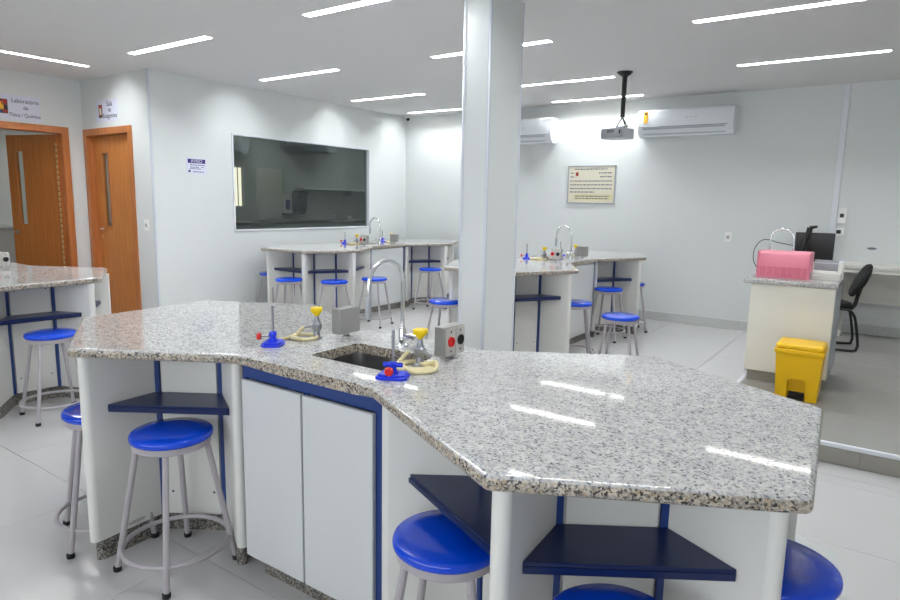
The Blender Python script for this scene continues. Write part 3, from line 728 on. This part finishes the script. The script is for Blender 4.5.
# ------------------------------------------------------------------ yellow bin
t = empty('pedal_bin', (-.468, 5.05, PZ), 0, 'yellow pedal bin in front of the white cupboard on the platform', 'bin')
b = bmesh.new()
def ringp(z, wx, wy): return [(-wx, -wy, z), (wx, -wy, z), (wx, wy, z), (-wx, wy, z)]
w0, d0, w1, d1_ = .128, .115, .146, .13
# front wall with arch, built as a polygon, plus sides
def wx(z): return w0+(w1-w0)*z/.345
def wy(z): return d0+(d1_-d0)*z/.345
arch = [(-.058, 0), (-.058, .12)] + [(-.058+.025-.025*math.cos(q), .12+.03*math.sin(q)) for q in [PI/2*i/4 for i in range(1, 5)]] + [(.033+.025*math.sin(q), .12+.03*math.cos(q)) for q in [PI/2*i/4 for i in range(0, 5)]] + [(.058, 0)]
front = [(-w0, 0)] + arch + [(w0, 0), (wx(.345), .345), (-wx(.345), .345)]
fo = [b.verts.new((x, -wy(z), z)) for x, z in front]; fi = [b.verts.new((x, -wy(z)+.05, z)) for x, z in front]
b.faces.new(fo); b.faces.new(fi[::-1])
for i in range(len(fo)): b.faces.new((fo[i], fo[(i+1) % len(fo)], fi[(i+1) % len(fo)], fi[i]))
g = bmesh.ops.create_cube(b, size=1)['verts']
for v in g:
    z = .345 if v.co.z > 0 else .0; v.co = Vector((wx(z)*(1 if v.co.x > 0 else -1)*.999, (wy(z) if v.co.y > 0 else -wy(z)+.05), z))
obj('bin_body', b, M['bin_yellow'], t, smooth=False)
lb = B(-.155, .155, -.145, .14, .33, .36, .008, 3); box(lb, -.15, .15, -.138, .135, .357, .398, .018, 3)
obj('lid', lb, M['bin_yellow'], t)
obj('pedal', B(-.05, .05, -.135, -.06, .012, .026, .004), M['black'], t)
obj('pedal_bar', B(-.05, .05, -.08, -.066, .0, .05, .003), M['black'], t)

# ------------------------------------------------------------------ desk, monitor, chair at the back
t = empty('white_desk', (.5, 7.8, PZ), 0, 'long white wall desk behind the black chair', 'desk')
obj('desk_top', B(-1.35, 2.3, -.2, .32, .74, .775, .003, 1), M['plastic_white'], t, smooth=False)
obj('front_rail', B(-1.33, 2.28, -.19, -.17, .70, .739), M['plastic_white'], t, smooth=False)
obj('modesty_panel', B(-.9, 2.28, .26, .278, .345, .739), M['plastic_white'], t, smooth=False)
obj('side_panel', B(-.925, -.905, -.1, .3, .1, .739), M['silver'], t, smooth=False)
for x in (-.905, .8, 2.2):
    lg = T([(x, .12, .739), (x, .12, .02)], .02, 8); obj('leg', lg, M['plastic_white'], t)
    obj('foot', B(x-.02, x+.02, -.05, .26, .0, .04, .006), M['plastic_white'], t)
DT = PZ+.7752
t = empty('monitor', (-.71, 7.82, DT), .08, 'black computer monitor on the white desk behind the counter', 'monitor')
obj('casing', B(-.185, .185, -.012, .02, .0, .305, .006), M['black'], t)
obj('screen', B(-.175, .175, -.0135, -.0115, .02, .295), M['screen'], t, smooth=False)
obj('stand', T([(0, .02, .12), (0, .04, .01)], .018, 10), M['black'], t); obj('foot', Lt([(.085, 0), (.085, .008), (.03, .014)], 28, cy=.03), M['black'], t)
t = empty('document_camera', (-.77, 7.67, DT), 0, 'dark upright scanner arm leaning in front of the monitor', 'scanner')
obj('arm', T([(-.035, 0, .02), (-.005, 0, .2), (.02, 0, .36)], [.028, .026, .03], 10), M['black'], t)
obj('head', T([(.02, 0, .36), (.085, -.02, .375)], [.02, .014], 10), M['black'], t); obj('foot', B(-.1, .04, -.06, .06, 0, .02, .005), M['black'], t)
tag(obj('power_cable', T(smoothp([(-.93, 5.84, CT+.03), (-.965, 5.84, CT+.1), (-.96, 5.84, CT+.2), (-.9, 5.85, CT+.27), (-.78, 5.85, CT+.25), (-.66, 5.85, CT+.23)]), .0035, 6), M['black']), 'thin black cable looping behind the pink box', 'cable')
tag(obj('blue_cable', T(smoothp([(-.74, 5.8, CT+.04), (-.72, 5.8, CT+.12), (-.68, 5.8, CT+.1), (-.65, 5.8, CT+.15), (-.61, 5.8, CT+.12), (-.58, 5.8, CT+.05)]), .005, 6), M['cable_blue']), 'blue-grey cable squiggle behind the pink box', 'cable')
# chair (cantilever, facing -x)
t = empty('office_chair', (-.475, 7.14, PZ), .16, 'black fabric chair on a bent tube frame beside the white cupboard', 'chair')
for sy in (-.19, .19):
    fr = smoothp([(.30, sy*.6, .47), (.24, sy*.75, .40), (.14, sy, .385), (-.14, sy, .385)], 5)
    pts = [(.0, sy*.9, .40), (.14, sy, .40), (.185, sy, .37), (.215, sy, .30), (.25, sy, .1), (.245, sy, .04), (.2, sy, .014), (-.2, sy, .014)]
    obj('frame_tube', T(smoothp(pts, 5), .0125, 10), M['black'], t)
obj('frame_crossbar', T([(-.2, -.19, .014), (-.2, .19, .014)], .0125, 10), M['black'], t)
sb = Lt([(0, .395), (.16, .4), (.215, .41), (.225, .43), (.215, .45), (.16, .462), (0, .465)], 32); bmesh.ops.scale(sb, verts=sb.verts, vec=(1, .98, 1)); obj('seat', sb, M['fabric_black'], t, (-.03, 0, 0))
obj('back_bar', T(smoothp([(.02, 0, .39), (.16, 0, .385), (.215, 0, .42), (.235, 0, .52), (.265, 0, .66)], 5), .018, 10), M['black'], t)
bk = Lt([(0, -.036), (.12, -.032), (.168, -.012), (.175, .005), (.16, .028), (.1, .038), (0, .04)], 32)
bmesh.ops.scale(bk, verts=bk.verts, vec=(1, 1.15, 1)); obj('backrest', bk, M['fabric_black'], t, (.245, 0, .665), (0, PI/2+.42-PI, 0))

# ------------------------------------------------------------------ wall and ceiling equipment
def air_con(x0, x1, z0, z1, label):
    w, h_ = x1-x0, z1-z0
    t = empty('air_conditioner', ((x0+x1)/2, YB, z0), 0, label, 'air conditioner', 'wall air conditioners')
    pr = [(-.002, .02), (-.06, 0), (-.13, .005), (-.185, .05), (-.205, .11), (-.21, .2), (-.205, h_-.03), (-.185, h_-.005), (-.16, h_), (-.002, h_)]
    obj('casing', profile_x(bmesh.new(), pr, -w/2, w/2), M['ac'], t, ang=30)
    pr2 = [(-.208, .115), (-.214, .2), (-.2105, h_-.04), (-.2, h_-.02), (-.195, h_-.02), (-.2, .2), (-.2, .115)]
    obj('front_panel', profile_x(bmesh.new(), pr2, -w/2+.03, w/2-.03), M['ac'], t, ang=30)
    lv = profile_x(bmesh.new(), [(-.203, .098), (-.208, .104), (-.165, .028), (-.16, .022)], -w/2+.05, w/2-.08); obj('louver', lv, M['ac_dark'], t, ang=30)
    obj('outlet_slot', profile_x(bmesh.new(), [(-.203, .108), (-.2095, .112), (-.207, .116), (-.2, .114)], -w/2+.04, w/2-.05), M['ink_grey'], t)
    for sx in (-1, 1):
        ec = profile_x(bmesh.new(), [(y*1.01, z) for y, z in pr], sx*w/2-.012, sx*w/2+.012); obj('end_cap', ec, M['ac'], t, ang=30)
    st_ = obj('energy_label', B(-w/2+.06, -w/2+.11, -.2165, -.2135, .16, .30), M['print_yellow'], t, smooth=False); obj('label_mark', B(-w/2+.072, -w/2+.098, -.2172, -.2164, .26, .285), M['ink'], st_, smooth=False)
    for i in range(3): obj('display_bar', B(.02+i*.05, .05+i*.05, -.2158, -.2135, .205, .213), M['ac_dark'], t, smooth=False)
    return t
air_con(-2.735, -1.655, 2.285, 2.605, 'white split air conditioner right of the projector, yellow label on its left end')
air_con(-5.02, -3.94, 2.265, 2.60, 'white split air conditioner partly hidden behind the pillar')
# projector
t = empty('projector_mount', (-2.39, 6.42, CEIL), 0, 'black ceiling pole that carries the projector', 'projector mount')
obj('ceiling_plate', Lt([(.03, -.045), (.075, -.012), (.08, 0)], 24), M['black'], t)
obj('pole', T([(0, 0, -.01), (0, 0, -.44)], [.028, .022], 14), M['black'], t)
br = T([(0, 0, -.44), (-.06, .0, -.535)], .006, 8); tube(br, [(0, 0, -.44), (.06, 0, -.535)], .006, 8); tube(br, [(0, 0, -.44), (.02, .06, -.535)], .006, 8); tube(br, [(-.06, 0, -.535), (.06, 0, -.535)], .006, 8)
obj('bracket', br, M['black'], t)
t = empty('projector', (-2.44, 6.40, CEIL-.552), -.25, 'grey-white projector hanging below the black ceiling pole', 'projector')
pb = B(-.11, .145, -.11, .11, -.105, 0, .014); obj('casing', pb, M['silver'], t)
nose = T([(-.10, .0, -.045), (-.165, 0, -.05)], [.045, .035], 20); obj('lens_barrel', nose, M['silver'], t); obj('lens', T([(-.165, 0, -.05), (-.169, 0, -.05)], .026, 20), M['screen'], t)
vt = bmesh.new()
for i in range(6): box(vt, -.03+i*.014, -.023+i*.014, -.1112, -.1095, -.05, -.02)
obj('vent', vt, M['black'], t, smooth=False); obj('side_port', B(.11, .125, -.1115, -.109, -.06, -.025), M['black'], t, smooth=False)
tag(obj('ceiling_cable', T(smoothp([(-2.32, 6.42, CEIL), (-2.31, 6.41, CEIL-.3), (-2.36, 6.41, CEIL-.6)]), .0035, 6), M['plastic_white']), 'thin pale cable hanging beside the projector pole', 'cable')
# notice board
t = empty('notice_board', (-3.40, YB, 1.715), 0, 'framed cream notice with many printed lines on the back wall', 'notice')
w2, h2_ = .335, .25
fb = bmesh.new()
for a in ((-w2, w2, h2_-.014, h2_), (-w2, w2, -h2_, -h2_+.014), (-w2, -w2+.014, -h2_, h2_), (w2-.014, w2, -h2_, h2_)): box(fb, a[0], a[1], -.016, -.001, a[2], a[3])
obj('frame', fb, M['silver'], t, smooth=False)
pn = obj('sheet', B(-w2+.01, w2-.01, -.010, -.002, -h2_+.01, h2_-.01), M['cream_paper'], t, smooth=False)
obj('yellow_block', B(-w2+.1, w2-.03, -.0112, -.0098, -.2, -.125), M['yellow_paper'], pn, smooth=False)
obj('red_seal', B(-.225, -.185, -.0112, -.0098, .115, .165), M['print_red'], pn, smooth=False)
li = bmesh.new()
rows = [(.205, -.24, .22), (.155, -.3, -.245), (.155, .1, .28), (.105, -.3, -.24), (.105, .12, .29), (.05, -.3, .29), (.0, -.3, .29), (-.05, -.3, .29), (-.095, -.3, .05), (-.15, -.22, .26), (-.18, -.22, .25)]
for z, a, b_ in rows:
    x = a
    while x < b_:
        e = min(x+random.uniform(.02, .06), b_); box(li, x, e, -.0114, -.0098, z-.008, z+.006); x = e+.009
tag(obj('print_lines', li, M['ink_grey'], pn, smooth=False), kind='stuff')
# aviso sign on window wall
def yrot(t): t.rotation_euler = (0, 0, PI/2)
t = empty('warning_sign', (XL, 4.36, 1.80), PI/2, 'small white sign with purple AVISO heading on the window wall', 'sign')
# local: x runs to +Y, -y faces the room (+X)
sp_ = obj('plate', B(-.125, .125, -.005, 0, -.09, .09), M['paper'], t, smooth=False)
obj('heading', B(-.11, .11, -.0062, -.0048, .032, .078), M['purple'], sp_, smooth=False)
def txt(body, size, m, parent, x, z, y=-.0065, sx=1):
    bm = text_bm(body, size); o = obj('lettering', bm, m, parent, (x, y, z), (PI/2, 0, 0), smooth=False); o.scale = (sx, 1, 1); return o
txt('AVISO', .052, M['paper'], sp_, 0, .055, -.0064)
li = bmesh.new()
for z, a, b_ in ((.012, -.085, .1), (-.012, -.085, .03), (-.012, .06, .09), (-.03, -.085, .05), (-.062, -.05, .09)):
    x = a
    while x < b_: e = min(x+random.uniform(.012, .03), b_); box(li, x, e, -.006, -.0048, z-.004, z+.004); x = e+.005
tag(obj('print_lines', li, M['purple'], sp_, smooth=False), kind='stuff'); obj('pictogram', B(-.105, -.08, -.006, -.0048, -.07, -.045), M['ink'], sp_, smooth=False)
# room signs
t = empty('room_sign', (XD, 3.12, 2.38), PI/2, 'paper sign reading Laboratório de Física / Química above the open door', 'sign')
pp = obj('sheet', B(-.27, .26, -.004, 0, -.13, .135), M['paper'], t, smooth=False)
for b_, z, s_, x in (('Laboratório', .075, .066, .115), ('de', .005, .055, .115), ('Física / Química', -.075, .056, .105)): txt(b_, s_, M['ink'], pp, x, z, -.0046, .86 if 'de' not in b_ else 1)
pc = obj('picture', B(-.19, -.06, -.0052, -.0038, -.07, .08), M['black'], pp, smooth=False)
for a, m in (((-.17, -.10, -.03, .05), 'print_yellow'), ((-.12, -.065, .02, .075), 'print_red'), ((-.185, -.12, -.065, -.04), 'print_blue'), ((-.11, -.065, -.065, -.03), 'print_red')):
    obj('picture_patch', B(a[0], a[1], -.0062, -.005, a[2], a[3]), M[m], pp, smooth=False)
t = empty('room_sign', (-7.43, YD, 2.40), 0, 'paper sign reading Sala de Reagentes above the closed door', 'sign')
pp = obj('sheet', B(-.23, .23, -.004, 0, -.12, .12), M['paper'], t, smooth=False)
for b_, z, s_ in (('Sala', .07, .08), ('de', .005, .07), ('Reagentes', -.06, .075)): txt(b_, s_, M['ink'], pp, .07, z, -.0046)
obj('picture', B(-.17, -.09, -.0052, -.0038, -.075, .07), M['print_red'], pp, smooth=False)
obj('picture_patch', B(-.15, -.11, -.0062, -.005, -.04, .03), M['cream_paper'], pp, smooth=False); obj('picture_patch', B(-.16, -.1, -.0062, -.005, -.07, -.045), M['black'], pp, smooth=False)
# small fittings: plates on the walls
def plate(x, z, w, h_, label, hole=None, y=YB):
    t = empty('wall_socket', (x, y, z), 0, label, 'socket')
    obj('cover', B(-w/2, w/2, -.014, 0, -h_/2, h_/2, .004), M['socket_white'], t)
    if hole: obj('insert', B(-w*.22, w*.22, -.0145, -.011, -.02+hole*0, .02), M['black'] if hole == 1 else M['silver'], t)
plate(-1.64, 1.10, .075, .115, 'white wall socket on the back wall between bench and counter', 2)
plate(-6.72, 1.14, .075, .12, 'light switch between the closed wooden door and the wall corner', 2, YD)
plate(-.505, 1.385, .085, .17, 'tall white switch plate at the lower end of the wall duct', 1)
plate(-.52, 1.21, .10, .09, 'square white socket plate below the switch plate on the back wall', 1)
t = empty('wall_duct', (-.58, YB, 0), 0, 'vertical white cable duct running down the back wall above the desk', 'cable duct')
obj('duct_body', B(-.028, .028, -.022, 0, .9, CEIL-.002, .003), M['nosing'], t)
t = empty('cable_port', (-.2, YB, 1.045), 0, 'small dark oval cable hole in the wall above the desk', 'wall fitting')
v = Lt([(.022, 0), (.022, .006), (0, .006)], 20); bmesh.ops.rotate(v, verts=v.verts, matrix=Matrix.Rotation(PI/2, 3, 'X')); bmesh.ops.scale(v, verts=v.verts, vec=(2, 1, .6)); obj('cap', v, M['ink_grey'], t)
t = empty('security_camera', (-6.47, 8.04, CEIL), 0, 'tiny dome camera in the far back left ceiling corner', 'camera')
obj('mount', Lt([(.03, -.03), (.045, -.02), (.05, 0)], 20), M['plastic_white'], t); obj('eye', Lt([(0, -.07), (.018, -.065), (.027, -.045), (.027, -.028)], 20), M['black'], t)

# ------------------------------------------------------------------ adjoining room (behind the tinted glass)
t = empty('side_bench', (-9.1, 6.9, .12), 0, 'dark-topped bench in the room behind the tinted window', 'bench')
obj('bench_top', B(-.38, .3, -2.4, 3.6, .9, .94, .004), M['plinth'], t); obj('bench_body', B(-.38, .26, -2.38, 3.58, .1, .9), M['laminate'], t, smooth=False)
for i in range(7): obj('bench_door', B(.26, .276, -2.36+i*.85, -1.53+i*.85, .12, .86, .002, 1), M['laminate'], t, smooth=False)
t = empty('wall_shelf', (-9.37, 9.53, 1.64), 0, 'long wall shelf behind the tinted window', 'shelf')
obj('shelf_board', B(-.13, .12, -1.15, 1.5, 0, .035), M['plastic_white'], t, smooth=False)
for y in (-1.0, .2, 1.3): obj('bracket', B(-.13, .08, y-.01, y+.01, -.1, 0), M['silver'], t, smooth=False)
t = empty('soap_dispenser', (-9.5, 8.12, 1.36), 0, 'white and blue soap dispenser behind the tinted window', 'dispenser')
obj('case', B(0, .1, -.09, .09, -.18, .18, .02), M['plastic_white'], t); obj('window', B(.1, .104, -.05, .05, -.1, .08), M['print_blue'], t, smooth=False); obj('push_bar', B(0, .12, -.09, .09, -.2, -.165, .01), M['black'], t)
t = empty('towel_dispenser', (-9.5, 8.40, 1.42), 0, 'black paper towel dispenser right of the soap dispenser', 'dispenser')
obj('case', B(0, .2, -.12, .12, -.21, .19, .05, 4), M['black'], t); obj('lower_tray', B(0, .17, -.1, .1, -.24, -.205, .01), M['black'], t)
t = empty('wall_cupboard', (-9.5, 7.76, 1.5), 0, 'pale wall hatch behind the tinted window', 'hatch')
obj('hatch_frame', B(0, .03, -.28, .28, -.42, .5), M['plastic_white'], t, smooth=False); obj('hatch_door', B(.03, .045, -.25, .25, -.39, .47, .003), M['plastic_white'], t)
t = empty('blind_window', (-9.5, 6.93, 1.6), 0, 'bright window with tan blind behind the left edge of the tinted glass', 'window')
obj('daylight_pane', B(.001, .006, -.32, .25, -.28, .38), M['daylight'], t, smooth=False)
fr = bmesh.new(); box(fr, 0, .03, -.35, -.32, -.31, .41); box(fr, 0, .03, .25, .28, -.31, .41); box(fr, 0, .03, -.32, .25, .38, .41); box(fr, 0, .03, -.32, .25, -.31, -.28); obj('frame', fr, M['plastic_white'], t, smooth=False)
for i in range(7): obj('bar', B(.012, .022, -.28+i*.085, -.265+i*.085, -.28, .38), M['silver'], t, smooth=False)
for y_, w_, z_, l_ in ((8.7, .65, 2.38, 'wide air conditioner on the far wall behind the tinted window'), (6.72, .5, 2.26, 'air conditioner at the left edge behind the tinted window')):
  t = empty('air_conditioner', (-9.5, y_, z_), PI/2, l_, 'air conditioner')
# local x along +Y, -y towards the glass
pr = [(-.002, .02), (-.13, .005), (-.2, .09), (-.205, .27), (-.16, .3), (-.002, .3)]
for y_, o_ in ((0, 0),): pass
for o_ in [q for q in bpy.data.objects if q.name.startswith('air_conditioner') and q.location.x < -9]:
    w_ = .65 if o_.location.y > 8 else .5; obj('casing', profile_x(bmesh.new(), pr, -w_, w_), M['ac'], o_); obj('louver', B(-w_+.05, w_-.05, -.19, -.1, -.004, .004), M['ac_dark'], o_, smooth=False)
for (y, h_, r, m) in ((6.3, .2, .04, 'black'), (8.9, .12, .05, 'silver'), (9.3, .09, .06, 'plastic_white'), (10.0, .1, .06, 'silver')):
    tag(obj('lab_jar', Lt([(r, 0), (r, h_*.7), (r*.5, h_*.85), (r*.5, h_), (0, h_)], 16), M[m], None, (-8.95, y, 1.06)), {6.3: 'small black jar on the bench behind the tinted glass', 8.9: 'grey jar nearest the towel dispenser, behind the tinted glass', 9.3: 'white jar on the bench behind the tinted glass', 10.0: 'grey jar at the far right end of the bench behind the glass'}[y], 'jar', 'jars behind the glass')

# ------------------------------------------------------------------ room beyond the open door
t = empty('corridor_bench', (-10.4, 3.5, 0), 0, 'pale granite-topped counter seen through the open wooden door', 'counter')
obj('bench_top', B(-.9, .85, -.3, .32, .98, 1.02, .004), M['granite'], t); obj('bench_body', B(-.9, .8, -.24, .3, .1, .98), M['laminate'], t, smooth=False); obj('bench_rail', B(-.9, .8, -.26, -.24, .82, .86), M['rubber'], t, smooth=False)
